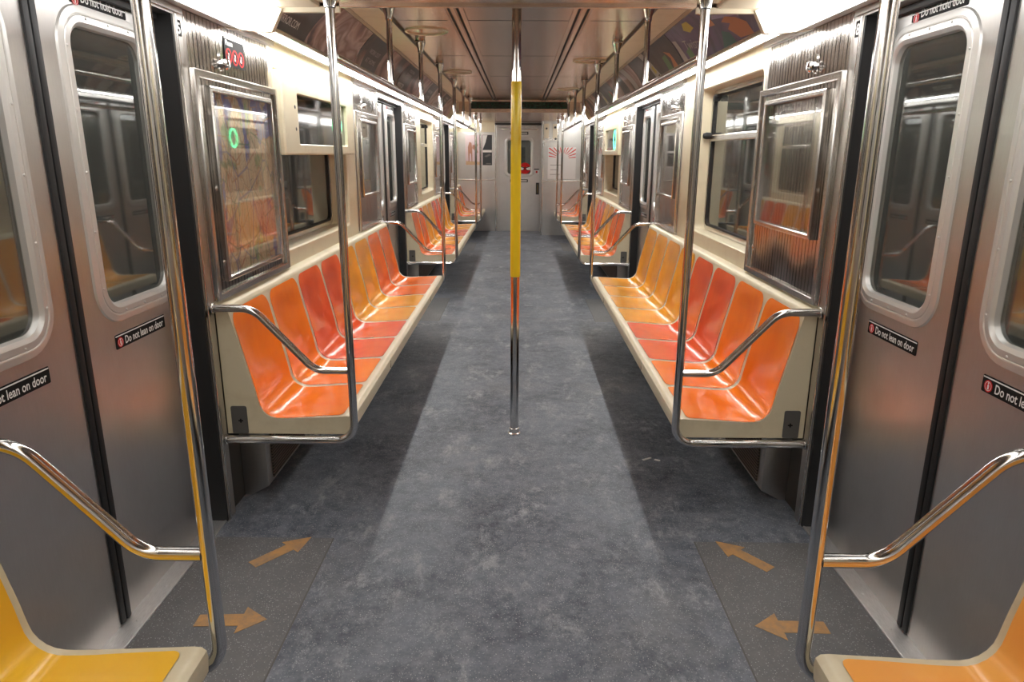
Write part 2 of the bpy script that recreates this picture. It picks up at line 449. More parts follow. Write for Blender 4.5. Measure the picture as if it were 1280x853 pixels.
# wall sections: which stretch holds the window / destination box
WIN = {}   # (side, span) -> (y0, y1, kind)
WIN[(1,1)] = (3.62, 4.84, 'window'); WIN[(-1,1)] = (3.62, 5.02, 'sign')
WIN[(-1,2)] = (2*CX-4.84, 2*CX-3.62, 'window'); WIN[(1,2)] = (2*CX-5.02, 2*CX-3.62, 'sign')
CREAM = {(1,1): (3.60, 5.28), (-1,1): (3.60, 5.28), (-1,2): (2*CX-5.28, 2*CX-3.60), (1,2): (2*CX-5.28, 2*CX-3.60),
         (1,3): (13.2, Y1), (-1,3): (13.25, Y1), (1,0): (Y0, .45), (-1,0): (Y0, .45)}
tn = 0
def trim(bm, mat, smooth=False):
    global tn
    tn += 1
    return struct(obj('trim_%d' % tn, bm, mat, smooth=smooth))
for s in (-1, 1):
    bm = BM()
    for i, (a, b) in enumerate(spans):
        c0, c1 = CREAM[(s, i)]
        for (p, q) in ((a, c0), (c1, b)):
            if q-p > .05: sbox(bm, s, WD, WD+.05, p, q, .88, 2.06)
        # jamb posts down to the floor
        if i > 0: sbox(bm, s, WD, WD+.05, a, a+.07, 0, .90)
        if i < 3: sbox(bm, s, WD, WD+.05, b-.07, b, 0, .90)
    for (a, b) in DO:
        sbox(bm, s, WD, WD+.05, a, b, 1.965, 2.06)               # header over the doors
        sbox(bm, s, WD-.012, WD, a-.05, b+.05, 1.972, 1.992)
    sbox(bm, s, WD+.05, WD+.08, Y0, Y1, 2.0, 2.2)
    struct(obj('wall_'+SIDE[s], bm, M['brushed']))
    bm = BM()
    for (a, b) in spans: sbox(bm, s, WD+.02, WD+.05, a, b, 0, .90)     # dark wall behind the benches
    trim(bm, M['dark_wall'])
    # black rubber returns beside each door
    for (a, b) in DO:
        bm = BM()
        sbox(bm, s, WD+.001, DD+.04, a-.012, a+.012, .004, 1.965)
        sbox(bm, s, WD+.001, DD+.04, b-.012, b+.012, .004, 1.965)
        sbox(bm, s, WD+.05, DD+.04, a, b, 1.945, 1.965)
        trim(bm, M['rubber'])
        bm = BM()
        sbox(bm, s, WD-.006, WD+.004, a-.006, a-.016, .0, 1.97, .002)
        sbox(bm, s, WD-.006, WD+.004, b+.006, b+.016, .0, 1.97, .002)
        trim(bm, M['trim'])
        # threshold plate
        bm = BM(); sbox(bm, s, WD+.008, DD+.05, a+.0, b-.0, 0, .006, .002)
        sbox(bm, s, WD+.004, WD+.014, a, b, 0, .008, .002)
        fm = floor_map(.006)
        screws(bm, fm, [(s*(WD+.035), a+.08+k*.19) for k in range(7)], 0, .006)
        trim(bm, M['sill'])
# cream wall panels with their openings
for (s, i), (c0, c1) in CREAM.items():
    bm = BM()
    fm = side_map(s, WD)
    if (s, i) in WIN:
        w0, w1, kind = WIN[(s, i)]
        z0, z1 = 1.005, 1.905
        dep = .10 if kind == 'window' else .14
        r = .05 if kind == 'window' else .02
        hole = lambda g: rr((w0+w1)/2, (z0+z1)/2, (w1-w0)/2+g, (z1-z0)/2+g, r, 6)
        outer = rr((c0+c1)/2, (0.88+2.06)/2, (c1-c0)/2, (2.06-.88)/2, .0005, 6)
        loft(bm, fm, [(outer, -.05), (outer, .001), (hole(.006), .001), (hole(0), -.006), (hole(-.004), -dep)])
        trim(bm, M['wallcream'], True)
    else:
        sbox(bm, s, WD-.001, WD+.05, c0, c1, .88, 2.06)
        trim(bm, M['wallcream'])
# windows
wn = 0
WLAB = {}
for (s, i), (w0, w1, kind) in WIN.items():
    wn += 1
    dep = .085 if kind == 'window' else .125
    fm = side_map(s, WD+dep)
    e = sempty('window_%d' % wn, (s*(WD+dep), (w0+w1)/2, 1.0))
    ca, cb, ha, hb = (w0+w1)/2, 1.455, (w1-w0)/2-.004, .446
    bm = BM(); ring_frame(bm, fm, ca, cb, ha, hb, .08, .03, -.03, .012)
    obj('window_frame', bm, M['trim'], e, True)
    bm = BM(); ring_frame(bm, fm, ca, cb, ha-.03, hb-.03, .06, .012, -.02, .008)
    obj('window_gasket', bm, M['rubber'], e, True)
    bm = BM(); box_pts = (ca-ha+.02, ca+ha-.02)
    a0, a1 = box_pts
    loft(bm, fm, [(rr(ca, 1.605, ha-.02, .020, .004, 2), -.02), (rr(ca, 1.605, ha-.02, .020, .004, 2), .016), (rr(ca, 1.605, ha-.026, .014, .004, 2), .020)], cap0=True, cap1=True)
    obj('window_bar', bm, M['trim'], e)
    bm = BM(); plate(bm, fm, ca, cb, ha-.025, hb-.025, .07, -.012, -.004, 6)
    obj('window_pane', bm, M['glass'], e)
    if kind == 'window':
        for q in (.10, .9):
            bm = BM(); aa = a0+(a1-a0)*q
            plate(bm, fm, aa, 1.862, .035, .012, .006, .0, .028)
            plate(bm, fm, aa, 1.846, .012, .016, .004, .0, .04)
            obj('window_latch', bm, M['rubber'], e)
        bm = BM(); lathe(bm, fm(a1-.01 if i == 1 else a0+.01, 1.62, .01), fm(0,0,1)-fm(0,0,0), [(0,.02),(.03,.022),(.05,.016),(.055,0)])
        obj('window_stop', bm, M['rubber'], e, True)

# ribbed / polished steel sheets beside the doors, their frames
PAN = [ # side, y0, y1, ribbed, inner z0, label detail
 (-1, 2.70, 3.55, True, .99, 'map'), (1, 2.70, 3.55, True, 1.172, 'empty'),
 (-1, 5.30, 6.12, False, 1.172, ''), (1, 5.30, 6.12, False, 1.172, ''),
 (-1, 7.54, 8.36, False, 1.172, ''), (1, 7.54, 8.36, False, 1.172, ''),
 (-1, 10.08, 10.95, False, 1.172, ''), (1, 10.08, 10.95, False, 1.172, ''),
 (-1, 12.40, 13.2, False, 1.172, ''), (1, 12.40, 13.15, False, 1.172, ''),
 (-1, .45, 1.24, False, 1.172, ''), (1, .45, 1.24, False, 1.172, ''),
]
KL = {2.70: 'above the nearest display frame', 5.30: 'just before the second door', 7.54: 'just past the second door', 10.08: 'just before the third door', 12.40: 'past the third door', .45: 'behind the viewer'}
PL = {
 (-1,2.70): 'steel display frame holding the transit map on the left wall',
 (1,2.70): 'empty steel display frame over ribbed panel, nearest on the right wall',
 (-1,5.30): 'steel display frame on the left wall between the lit sign box and the second door',
 (1,5.30): 'steel display frame on the right wall between the big window and the second door',
 (-1,7.54): 'narrow looking steel display frame on the left wall just past the second door',
 (1,7.54): 'steel display frame on the right wall just past the second door',
 (-1,10.08): 'steel display frame on the left wall just before the third door',
 (1,10.08): 'steel display frame on the right wall just before the third door',
 (-1,12.40): 'farthest steel display frame on the left wall, past the last door',
 (1,12.40): 'farthest steel display frame on the right wall, past the last door',
 (-1,.45): 'steel display frame on the left wall beside the yellow seats behind the viewer',
 (1,.45): 'steel display frame on the right wall beside the pale orange seats behind the viewer'}
for (s, a, b, rib, iz0, det) in PAN:
    bm = BM(); sbox(bm, s, WD-.004, WD+.01, a, b, .925, 1.992, .002)
    trim(bm, M['ribbed'] if rib else M['panel'])
    bm = BM(); sbox(bm, s, WD-.022, WD, a-.005, b+.06, 1.995, 2.022, .003)   # grey moulding above
    trim(bm, M['brushed'])
    fm = side_map(s, WD-.004)
    near = a in (2.70, 7.54, 12.40)   # frame reaches the jamb side
    f0, f1 = (a+.015, a+.905) if rib else (a+.01, b-.01)
    ca, ha = (f0+f1)/2, (f1-f0)/2
    t = thing('display_frame', (s*(WD-.004), ca, .92), PL[(s, a)], 'frame', 'display frames on the side walls')
    bm = BM(); ring_frame(bm, fm, ca, 1.36, ha, .44, .004, .030, 0, .016, .004, 2)
    obj('outer_frame', bm, M['trim'], t, True)
    i0, i1 = f0+.085, f1-.125
    ic, ih = (i0+i1)/2, (i1-i0)/2; jc, jh = (iz0+1.745)/2, (1.745-iz0)/2
    bm = BM(); ring_frame(bm, fm, ic, jc, ih, jh, .004, .022, 0, .030, .005, 2)
    obj('inner_frame', bm, M['trim'], t, True)
    if det == 'map':
        bm = BM(); plate(bm, fm, ic, jc, ih-.02, jh-.02, .002, .003, .010, 1)
        mp = tag(obj('transit_map', bm, M['map']), 'printed transit map with tan land and blue water behind a clear cover', 'map')
    bm = BM(); plate(bm, fm, ic, jc, ih-.0215, jh-.0215, .002, .014, .018, 1)
    obj('clear_cover', bm, M['cover'], t)
    bm = BM()
    for z in (1.05, 1.36, 1.66):
        screws(bm, fm, [(f0+.055, z), (f1-.055, z)], 0, .012)
    split('lock_screw', bm, M['alu'], t, True)
    # round latch above
    ly = a+.29 if a < CX else b-.29
    t2 = tag(obj('latch_knob', (lambda q: (lathe(q, fm(ly, 1.842, 0), fm(0,0,1)-fm(0,0,0), [(0,.026),(.004,.026),(.007,.016),(.014,.018),(.024,.022),(.032,.018),(.036,0)], 20), plate(q, fm, ly+.0, 1.868, .012, .020, .010, 0, .006), q)[2])(BM()), M['chrome'], smooth=True),
        'round chrome latch knob on the %s wall %s' % (SIDE[s], KL[a]), 'knob', 'latch knobs above the display frames')

# ------------------------------------------------------------------ doors
def label_plate(s, fm, y0, y1, z0, z1, text, lab, icon_first, red_bottom=False):
    """black sticker; text runs left to right for a viewer in the aisle"""
    d = -s                                     # direction of reading along y
    ya = y0 if d > 0 else y1
    t = thing('door_sticker', fm((y0+y1)/2, z0, 0), lab, 'sticker', 'safety stickers on the doors')
    bm = BM(); plate(bm, fm, (y0+y1)/2, (z0+z1)/2, (y1-y0)/2, (z1-z0)/2, .004, 0, .0012, 3)
    obj('backing', bm, M['black'], t)
    bm = BM(); plate(bm, fm, (y0+y1)/2, z1-.0055, (y1-y0)/2-.002, .0018, .0005, .0012, .0018, 1)
    obj('white_line', bm, M['white'], t)
    bm = BM(); c = fm(ya+d*.026, (z0+z1)/2-.004, .0012)
    lathe(bm, c, fm(0,0,1)-fm(0,0,0), [(0,.0165),(.0006,.0165)], 24)
    ic = obj('warning_symbol', bm, M['red'], t)
    bm = BM(); ring = []
    L = lambda r: [(ya+d*.026+r*math.cos(k*PI/12), (z0+z1)/2-.004+r*math.sin(k*PI/12)) for k in range(24)]
    loft(bm, fm, [(L(.0130), .0020), (L(.0115), .0020)])
    poly(bm, fm, [(ya+d*(.026+q), (z0+z1)/2-.004+w) for q, w in ((-.002,-.009),(.003,-.009),(.004,.002),(.001,.006),(-.003,.003))], .0018, .0021)
    lathe(bm, fm(ya+d*.026, (z0+z1)/2+.0045, .0018), fm(0,0,1)-fm(0,0,0), [(0,.0025),(.0004,.0025)], 10)
    obj('white_figure', bm, M['white'], ic)
    bm = BM(); lettering(bm, text, fm, ya+d*.052, z0+.0085, .036, .0016, d, width=abs(y1-y0)-.066, bold=.0006)
    obj('lettering', bm, M['white'], t)
    return t
dn = 0
BAY = ['nearest', 'second', 'third']
for s in (-1, 1):
    for bi, (a, b) in enumerate(DO):
        mid = DOORY[bi]
        for leaf in (-1, 1):
            dn += 1
            fm = side_map(s, DD)
            y0, y1 = (a+.012, mid-.027) if leaf < 0 else (mid+.027, b-.012)
            cy = mid + leaf*.355; cz = 1.44; gw, gh = .195, .41
            e = sempty('door_%d' % dn, (s*DD, (y0+y1)/2, .006))
            bm = BM()
            out = rr((y0+y1)/2, .975, (y1-y0)/2, .969, .0005, 8); hol = rr(cy, cz, gw+.03, gh+.03, .085, 8)
            loft(bm, fm, [(out, -.04), (out, 0), (hol, 0), (hol, -.04)], closed=True)
            obj('door_leaf', bm, M['doorsteel'], e)
            bm = BM()
            L = lambda g: rr(cy, cz, gw+g, gh+g, .06+g, 8)
            loft(bm, fm, [(L(.062), -.001), (L(.058), .006), (L(.040), .010), (L(.036), .0095), (L(.034), .007), (L(.031), .010), (L(.014), .012), (L(.010), .010), (L(.002), .004), (L(-.002), -.012), (L(.062), -.012)], closed=True)
            pts = [(cy+sg*(gw+.026), cz-gh+.06+k*(2*gh-.12)/4) for sg in (-1, 1) for k in range(5)] + [(cy-gw+.08+k*(2*gw-.16)/2, cz+sg*(gh+.026)) for sg in (-1, 1) for k in range(3)]
            screws(bm, fm, pts, .0105, .0042)
            obj('window_trim', bm, M['window_alu'], e, True, sharp=18)
            bm = BM(); plate(bm, fm, cy, cz, gw+.004, gh+.004, .062, -.016, -.010, 8)
            obj('door_glass', bm, M['glass'], e)
            bm = BM()
            ya, yb = (mid-.028, mid-.002) if leaf < 0 else (mid+.002, mid+.028)
            sbox(bm, s, DD-.008, DD+.03, ya, yb, .008, 1.944, .006)
            obj('rubber_edge', bm, M['rubber'], e, True)
            if bi < 2 or True:
                # stickers
                lr = SIDE[s]
                w = 'farther' if leaf > 0 else 'nearer'
                if leaf > 0: q0, q1 = mid+.17, mid+.485
                else: q0, q1 = mid-.47, mid-.155
                fs = side_map(s, DD-.0003)
                label_plate(s, fs, q0, q1, .885, .932, 'Do not lean on door',
                    'black do not lean on door sticker, %s side, %s leaf of %s doors' % (lr, w, BAY[bi]), True)
                label_plate(s, fs, q0+.02, q1, 1.913, 1.94 if False else 1.942, 'Do not hold door',
                    'black do not hold door sticker above glass, %s side, %s leaf of %s doors' % (lr, w, BAY[bi]), True)

# ------------------------------------------------------------------ benches
def profile():
    """seat section from the underside of the nose, over pan and back, to the wall: (d, z)"""
    pts = [(.692,.362)]
    pts += [(.680,.366), (.674,.378), (.670,.415), (.672,.432), (.682,.441), (.700,.4425), (.74,.440), (.80,.437), (.86,.434), (.92,.431), (.965,.430)]
    # rounded corner to the back
    c = (.985,.505); R_ = .075
    for k in range(1, 9):
        t = math.radians(-95 + k*10.2); pts.append((c[0]+R_*math.cos(t), c[1]+R_*math.sin(t)))
    for k in range(1, 11):
        q = k/10; pts.append((1.0615+(1.148-1.0615)*q, .515+(.880-.515)*q))
    pts += [(1.151,.893), (1.157,.902), (1.168,.908), (1.199,.915)]
    return pts
PROF = [Vector((d, z)) for d, z in profile()]
LEN = [0]
for a, b in zip(PROF, PROF[1:]): LEN.append(LEN[-1]+(b-a).length)
TOT = LEN[-1]
def at_s(x):
    x = max(0, min(TOT, x))
    for i in range(len(LEN)-1):
        if x <= LEN[i+1]+1e-9:
            q = (x-LEN[i])/(LEN[i+1]-LEN[i]); p = PROF[i].lerp(PROF[i+1], q); break
    e = .012; 
    return p
def nrm(x):
    a = at_s(x-.012); b = at_s(x+.012); t = (b-a).normalized()
    return Vector((-t.y, t.x))            # points up / towards the sitter
# arc lengths of landmarks
S_nose = LEN[6]; S_corner = LEN[11+5]; S_top = LEN[-5]
def smooth(x): x = max(0, min(1, x)); return x*x*(3-2*x)
def dip(x, t):
    """how far a bucket is scooped at arc length x and 0..1 across"""
    across = (1-abs(2*t-1)**3.2)
    along = smooth((x-S_nose-.03)/.22)*smooth((S_top-x)/.16)
    lower = .014 + .016*math.exp(-((x-S_corner)/.16)**2)
    return across*along*lower
def bucket_pt(x, t, y0, w, off):
    p = at_s(x); n = nrm(x); d = p - n*(dip(x, t)-off)
    return d, y0+w*t
def make_bench(s, y0, y1, cols, lab, plate_near=True, plate_far=False, nm='seat_bench'):
    n = len(cols); w = (y1-y0)/n
    e = thing(nm, (s*.94, (y0+y1)/2, .36), lab, 'bench', 'bucket seat benches along the walls')
    # shell
    bm = BM(); xs = []
    NS = 46; xs = sorted(set([round(TOT*k/NS, 5) for k in range(NS+1)] + [round(v, 5) for v in LEN[:8]] + [round(v, 5) for v in LEN[-5:]]))
    TN = 12; rows = []
    for x in xs:
        row = []
        for b in range(n):
            for k in range(TN + (1 if b == n-1 else 0)):
                p, y = bucket_pt(x, k/TN, y0+b*w, w, 0)
                row.append(bm.verts.new((s*p.x, y, p.y)))
        rows.append(row)
    for r1, r2 in zip(rows, rows[1:]):
        for k in range(len(r1)-1): bm.faces.new((r1[k], r1[k+1], r2[k+1], r2[k]))
    # ends and underside
    for col in (0, -1):
        ring = [r[col] for r in rows]
        yy = ring[0].co.y
        ring = ring + [bm.verts.new((s*1.199, yy, .362))]
        bm.faces.new(ring)
    u0, u1 = rows[0][0], rows[0][-1]
    b0 = bm.verts.new((s*1.199, y0, .362)); b1 = bm.verts.new((s*1.199, y1, .362))
    bm.faces.new([b0] + rows[0] + [b1])
    obj('bench_shell', bm, M['cream'], e, True, sharp=40)
    # coloured buckets
    names = {'O': 'bright orange seat bucket', 'R': 'red seat bucket', 'A': 'amber seat bucket', 'D': 'deep orange seat bucket', 'Y': 'yellow seat bucket', 'P': 'pale orange seat bucket'}
    x0, x1 = S_nose+.016, S_top+.002; cx, hx = (x0+x1)/2, (x1-x0)/2
    ht = w/2-.0145
    for b, c in enumerate(cols):
        bm = BM(); NA, NB = 52, 16; grid = []
        for i in range(NA+1):
            row = []
            for j in range(NB+1):
                u = math.sin((-1+2*i/NA)*PI/2)*.82+(-1+2*i/NA)*.18; v = -1+2*j/NB
                # shrink the rows near both ends to round the corners
                X = u*hx; r = .060 if X > 0 else .022
                dd = hx-abs(X)
                cut = 0
                if dd < r: cut = r-math.sqrt(max(0, r*r-(r-dd)**2))
                Yh = ht-cut
                t = .5+v*Yh/w
                p, y = bucket_pt(cx+X, t, y0+b*w, w, .0022)
                row.append(bm.verts.new((s*p.x, y, p.y)))
            grid.append(row)
        for i in range(NA):
            for j in range(NB): bm.faces.new((grid[i][j], grid[i][j+1], grid[i+1][j+1], grid[i+1][j]))
        obj('seat_bucket', bm, M[c], e, True, names[c], sharp=80)
    # grey plates on the end panels
    for yy, dr in ((y0, -1), (y1, 1)):
        fm = (lambda Y, D: (lambda a, b, h: Vector((s*a, Y+D*h, b))))(yy, dr)
        bm = BM(); plate(bm, fm, 1.145, .423, .033, .061, .008, 0, .003)
        pl = obj('mounting_plate', bm, M['grey'], e, False, 'dark grey metal mounting plate')
        bm = BM(); plate(bm, fm, 1.140, .42, .010, .003, .001, .003, .0036, 1); plate(bm, fm, 1.140, .42, .003, .009, .001, .003, .0038, 1)
        obj('key_slot', bm, M['black'], pl)
    # bracket under the seat
    for yy in (y0+.05, y1-.05):
        bm = BM(); sbox(bm, s, .83, .89, yy-.02, yy+.02, .325, .362, .005)
        for q in (.845, .875): lathe(bm, (s*q, yy-.02, .338), (0,-1,0), [(0,.009),(.003,.009),(.004,.004)], 12)
        obj('seat_bracket', bm, M['alu'], e, True)
    bm = BM()
    for k in range(1, n//2+1):
        if n > 4 and k in (1, 3): sbox(bm, s, .6690, .6720, y0+k*2*w-.0012, y0+k*2*w+.0012, .385, .425)
    if len(bm.verts): split('shell_joint', bm, M['grey'], e)
    else: bm.free()
    return e
BEN = [
 (-1, 2.705, 6.165, 'OORRAADD', 'long left bench below the transit map, bright orange seats at its near end'),
 (1, 2.705, 6.165, 'OORRAAAA', 'long right bench below the big window, four amber seats at its far end'),
 (-1, 7.53, 10.985, 'DDAARRAA', 'left bench in the middle distance between the second and third doors'),
 (1, 7.53, 10.985, 'DDAARRAA', 'right bench in the middle distance between the second and third doors'),
 (-1, 12.37, 14.06, 'DADO', 'farthest left bench, short, running up to the end wall with posters'),
 (1, 12.37, 13.385, 'OD', 'farthest right bench, short, ending at the wall with the white poster'),
 (-1, Y0, 1.305, 'YYYY', 'yellow bench at the bottom left corner in the foreground'),
 (1, Y0, 1.305, 'PPPP', 'pale orange bench at the bottom right corner in the foreground'),
]
for s, a, b, c, lab in BEN:
    make_bench(s, a, b, c, lab)
# heater boxes under the benches
HL = ['long left bench below the transit map', 'long right bench below the big window', 'middle distance left bench', 'middle distance right bench',
      'farthest left bench', 'farthest right bench', 'yellow bench at bottom left', 'pale orange bench at bottom right']
for (s, a, b, c, lab), hl in zip(BEN, HL):
    y0, y1 = a+.15, b-.15
    t = thing('heater_box', (s*1.16, (y0+y1)/2, 0), 'grey metal heater box with slatted front under the %s' % hl, 'heater', 'heater boxes under the benches')
    bm = BM(); sec = [(1.108,.045), (1.19,.001), (1.219,.001), (1.219,.358), (1.108,.358)]
    A = [bm.verts.new((s*d, y0, z)) for d, z in sec]; B = [bm.verts.new((s*d, y1, z)) for d, z in sec]
    bm.faces.new(A); bm.faces.new(B[::-1])
    for k in range(5): bm.faces.new((A[k], A[(k+1) % 5], B[(k+1) % 5], B[k]))
    obj('heater_body', bm, M['grey_box'] if 'grey_box' in M else M['brushed'], t)
    bm = BM(); sbox(bm, s, 1.102, 1.108, y0+.06, y1-.06, .06, .35, .001)
    obj('heater_grille', bm, M['grille'], t)

# ------------------------------------------------------------------ grab poles
PX = .66; TR = .0165
def socket(bm, x, y, ztop, r0=.018, h=.085, r1=.036):
    lathe(bm, (x, y, ztop), (0,0,-1), [(0, r1*.86), (.012, r1), (.028, r1*.96), (h*.75, r0*1.25), (h, r0*1.12), (h+.004, r0*.9)], 20)
def ceil_z(y): return HIGHZ if BY0 < y < BY1 else LOWZ
FP = {(-1,0,1): 'curved chrome grab pole in the left foreground beside the yellow bench',
      (1,0,1): 'curved chrome grab pole in the right foreground beside the pale orange bench',
      (-1,1,0): 'chrome grab pole at the near end of the long left bench below the map',
      (1,1,0): 'chrome grab pole at the near end of the long right bench below the window',
      (-1,1,1): 'chrome grab pole at the far end of the long left bench, before the second door',
      (1,1,1): 'chrome grab pole at the far end of the long right bench, before the second door',
      (-1,2,0): 'chrome grab pole at the near end of the middle distance left bench',
      (1,2,0): 'chrome grab pole at the near end of the middle distance right bench',
      (-1,2,1): 'chrome grab pole at the far end of the middle distance left bench',
      (1,2,1): 'chrome grab pole at the far end of the middle distance right bench',
      (-1,3,0): 'farthest chrome grab pole on the left, at the last short bench',
      (1,3,0): 'farthest chrome grab pole on the right, at the last short bench'}
for s in (-1, 1):
    for i, fr in enumerate(FR):
        for e_ in (0, 1):
            if (s, i, e_) not in FP: continue
            y = fr[e_]; zt = ceil_z(y)
            t = thing('grab_pole', (s*PX, y, .34), FP[(s, i, e_)], 'pole', 'grab poles at the bench ends')
            bm = BM()
            tube(bm, fillet([(s*1.199, y, .350), (s*PX, y, .350), (s*PX, y, zt-.06)], .075, 10), TR, 20)
            obj('pole_tube', bm, M['chrome'], t, True)
            bm = BM()
            tube(bm, fillet([(s*1.199, y, .905), (s*1.035, y, .905), (s*.805, y, .652), (s*(PX+.012), y, .652)], [.11, .10], 8), TR-.001, 20)
            ar = obj('arm_rail', bm, M['chrome'], t, True)
            bm = BM(); socket(bm, s*PX, y, zt); obj('ceiling_socket', bm, M['chrome'], t, True)
            bm = BM()
            for z in (.350, .905): lathe(bm, (s*1.1995, y, z), (-s,0,0), [(0,.021),(.008,.021),(.010,TR+.001)], 20)
            split('wall_flange', bm, M['chrome'], t, True)
# overhead rails with hangers
RL = {(-1,1): 'horizontal overhead grab rail above the long left bench', (1,1): 'horizontal overhead grab rail above the long right bench',
      (-1,2): 'horizontal overhead grab rail above the middle distance left bench', (1,2): 'horizontal overhead grab rail above the middle distance right bench'}
for (s, i), lab in RL.items():
    a, b = FR[i]
    t = thing('overhead_rail', (s*PX, (a+b)/2, 1.82), lab, 'grab rail', 'overhead grab rails above the benches')
    bm = BM(); tube(bm, [(s*PX, a+TR+.001, 1.836), (s*PX, b-TR-.001, 1.836)], .0155, 18); obj('rail_tube', bm, M['chrome'], t, True)
    for k in (1, 2):
        y = a+(b-a)*k/3; bm = BM(); tube(bm, [(s*PX, y, 1.838), (s*PX, y, HIGHZ-.05)], .0150, 16)
        h = obj('hanger', bm, M['chrome'], t, True)
        bm = BM(); socket(bm, s*PX, y, HIGHZ, .016); obj('hanger_socket', bm, M['chrome'], h, True)
# centre pole
t = thing('centre_pole', (-.006, 3.60, 0), 'upright pole in the middle of the aisle with a yellow sleeve', 'pole')
bm = BM(); tube(bm, [(-.006, 3.60, .03), (-.006, 3.60, HIGHZ-.01)], .0230, 28); obj('pole_tube', bm, M['chrome'], t, True, 'bare polished steel tube')
bm = BM(); lathe(bm, (-.006, 3.60, .880), (0,0,1), [(0,.0233),(.001,.0250),(.004,.0260),(.954,.0260),(.958,.0250),(.959,.0233)], 28)
obj('yellow_sleeve', bm, M['yellow'], t, True, 'bright yellow grip sleeve')
bm = BM(); lathe(bm, (-.006, 3.60, 0), (0,0,1), [(0,.034),(.006,.034),(.010,.027),(.034,.0265),(.038,.021)], 28); obj('floor_socket', bm, M['alu'], t, True)
bm = BM(); lathe(bm, (-.006, 3.60, HIGHZ), (0,0,-1), [(0,.036),(.006,.036),(.010,.026),(.034,.025),(.038,.021)], 28); obj('ceiling_socket', bm, M['chrome'], t, True)

# ------------------------------------------------------------------ ceiling
bm = BM()
box(bm, -.72, .72, BY0, BY1, HIGHZ, HIGHZ+.03)
for (a, b) in ((Y0, BY0), (BY1, Y1+.05)):
    box(bm, -.86, .86, a, b, LOWZ, LOWZ+.20)
struct(obj('ceiling', bm, M['ceil']))
# seams and slots in the raised ceiling
bm = BM()
for y in (4.35, 5.85, 7.35, 8.85): box(bm, -.70, .70, y-.002, y+.002, HIGHZ-.001, HIGHZ+.002)
trim(bm, M['dark_steel'])
for s in (-1, 1):
    bm = BM()
    for d in (.325, .372): sbox(bm, s, d-.007, d+.007, BY0+.02, BY1-.02, HIGHZ-.0015, HIGHZ+.002)
    trim(bm, M['black'])
    bm = BM()
    for d in (.300, .348, .398): sbox(bm, s, d-.010, d+.010, BY0, BY1, HIGHZ-.006, HIGHZ+.001, .002)
    trim(bm, M['ceil'])
    # cream strip along the edge of the raised ceiling, dark joint inside it
    bm = BM(); sbox(bm, s, .722, .873, BY0, BY1, 2.222, 2.26, .004); trim(bm, M['covecream'])
    bm = BM(); sbox(bm, s, .714, .722, BY0, BY1, 2.226, 2.245); trim(bm, M['dark_steel'])
    # cream flank of the low ceilings
    for (a, b) in ((Y0, BY0), (BY1, Y1)):
        bm = BM(); sbox(bm, s, .80, .965, a, b, LOWZ-.012, LOWZ+.02, .004); trim(bm, M['covecream'])
        # close the end above
        yb = b if b == BY0 else a
        bm = BM(); sbox(bm, s, .72, 1.28, (yb-.02 if b == BY0 else yb), (yb if b == BY0 else yb+.02), 2.05, 2.30); trim(bm, M['covecream'])
# bulkhead lips
bm = BM(); box(bm, -.87, .87, BY0-.02, BY0+.004, LOWZ-.010, LOWZ+.17, .002); trim(bm, M['ceil'])
bm = BM(); box(bm, -.87, .87, BY1-.004, BY1+.02, LOWZ-.006, LOWZ+.17, .002); trim(bm, M['ceil'])
bm = BM(); box(bm, -.72, .72, BY1-.014, BY1-.004, 2.125, 2.222, .002)
tag(obj('air_vent', bm, M['vent']), 'dark greenish vent strip across the far ceiling step', 'vent')
# backing of the advertising cove
CA, CB = Vector((1.040, 1.995)), Vector((.868, 2.222))
CL = (CB-CA).length
def cove_map(s):
    u = (CB-CA).normalized(); n = Vector((-u.y, u.x)); n = n if n.x < 0 else -n
    def f(a, b, h):
        sag = .020*4*(b/CL)*(1-b/CL)           # the cove bows outwards
        p = CA + u*b + n*(h-sag); return Vector((s*p.x, a, p.y))
    return f
def cove_patch(bm, fm, pts, h, nb=8):
    """polygon on the curved cove: cut along b so that it follows the bow"""
    vs = [bm.verts.new((a, b, 0)) for a, b in pts]; bm2 = BM()
    vv = [bm2.verts.new((a, b, 0)) for a, b in pts]; bm2.faces.new(vv)
    for k in range(1, nb):
        g = bm2.verts[:]+bm2.edges[:]+bm2.faces[:]
        bmesh.ops.bisect_plane(bm2, geom=g, plane_co=(0, CL*k/nb, 0), plane_no=(0,1,0))
    for v in vs: bm.verts.remove(v)
    mp = {v: bm.verts.new(fm(v.co.x, v.co.y, h)) for v in bm2.verts}
    for f in bm2.faces: bm.faces.new([mp[v] for v in f.verts])
    bm2.free(); return bm
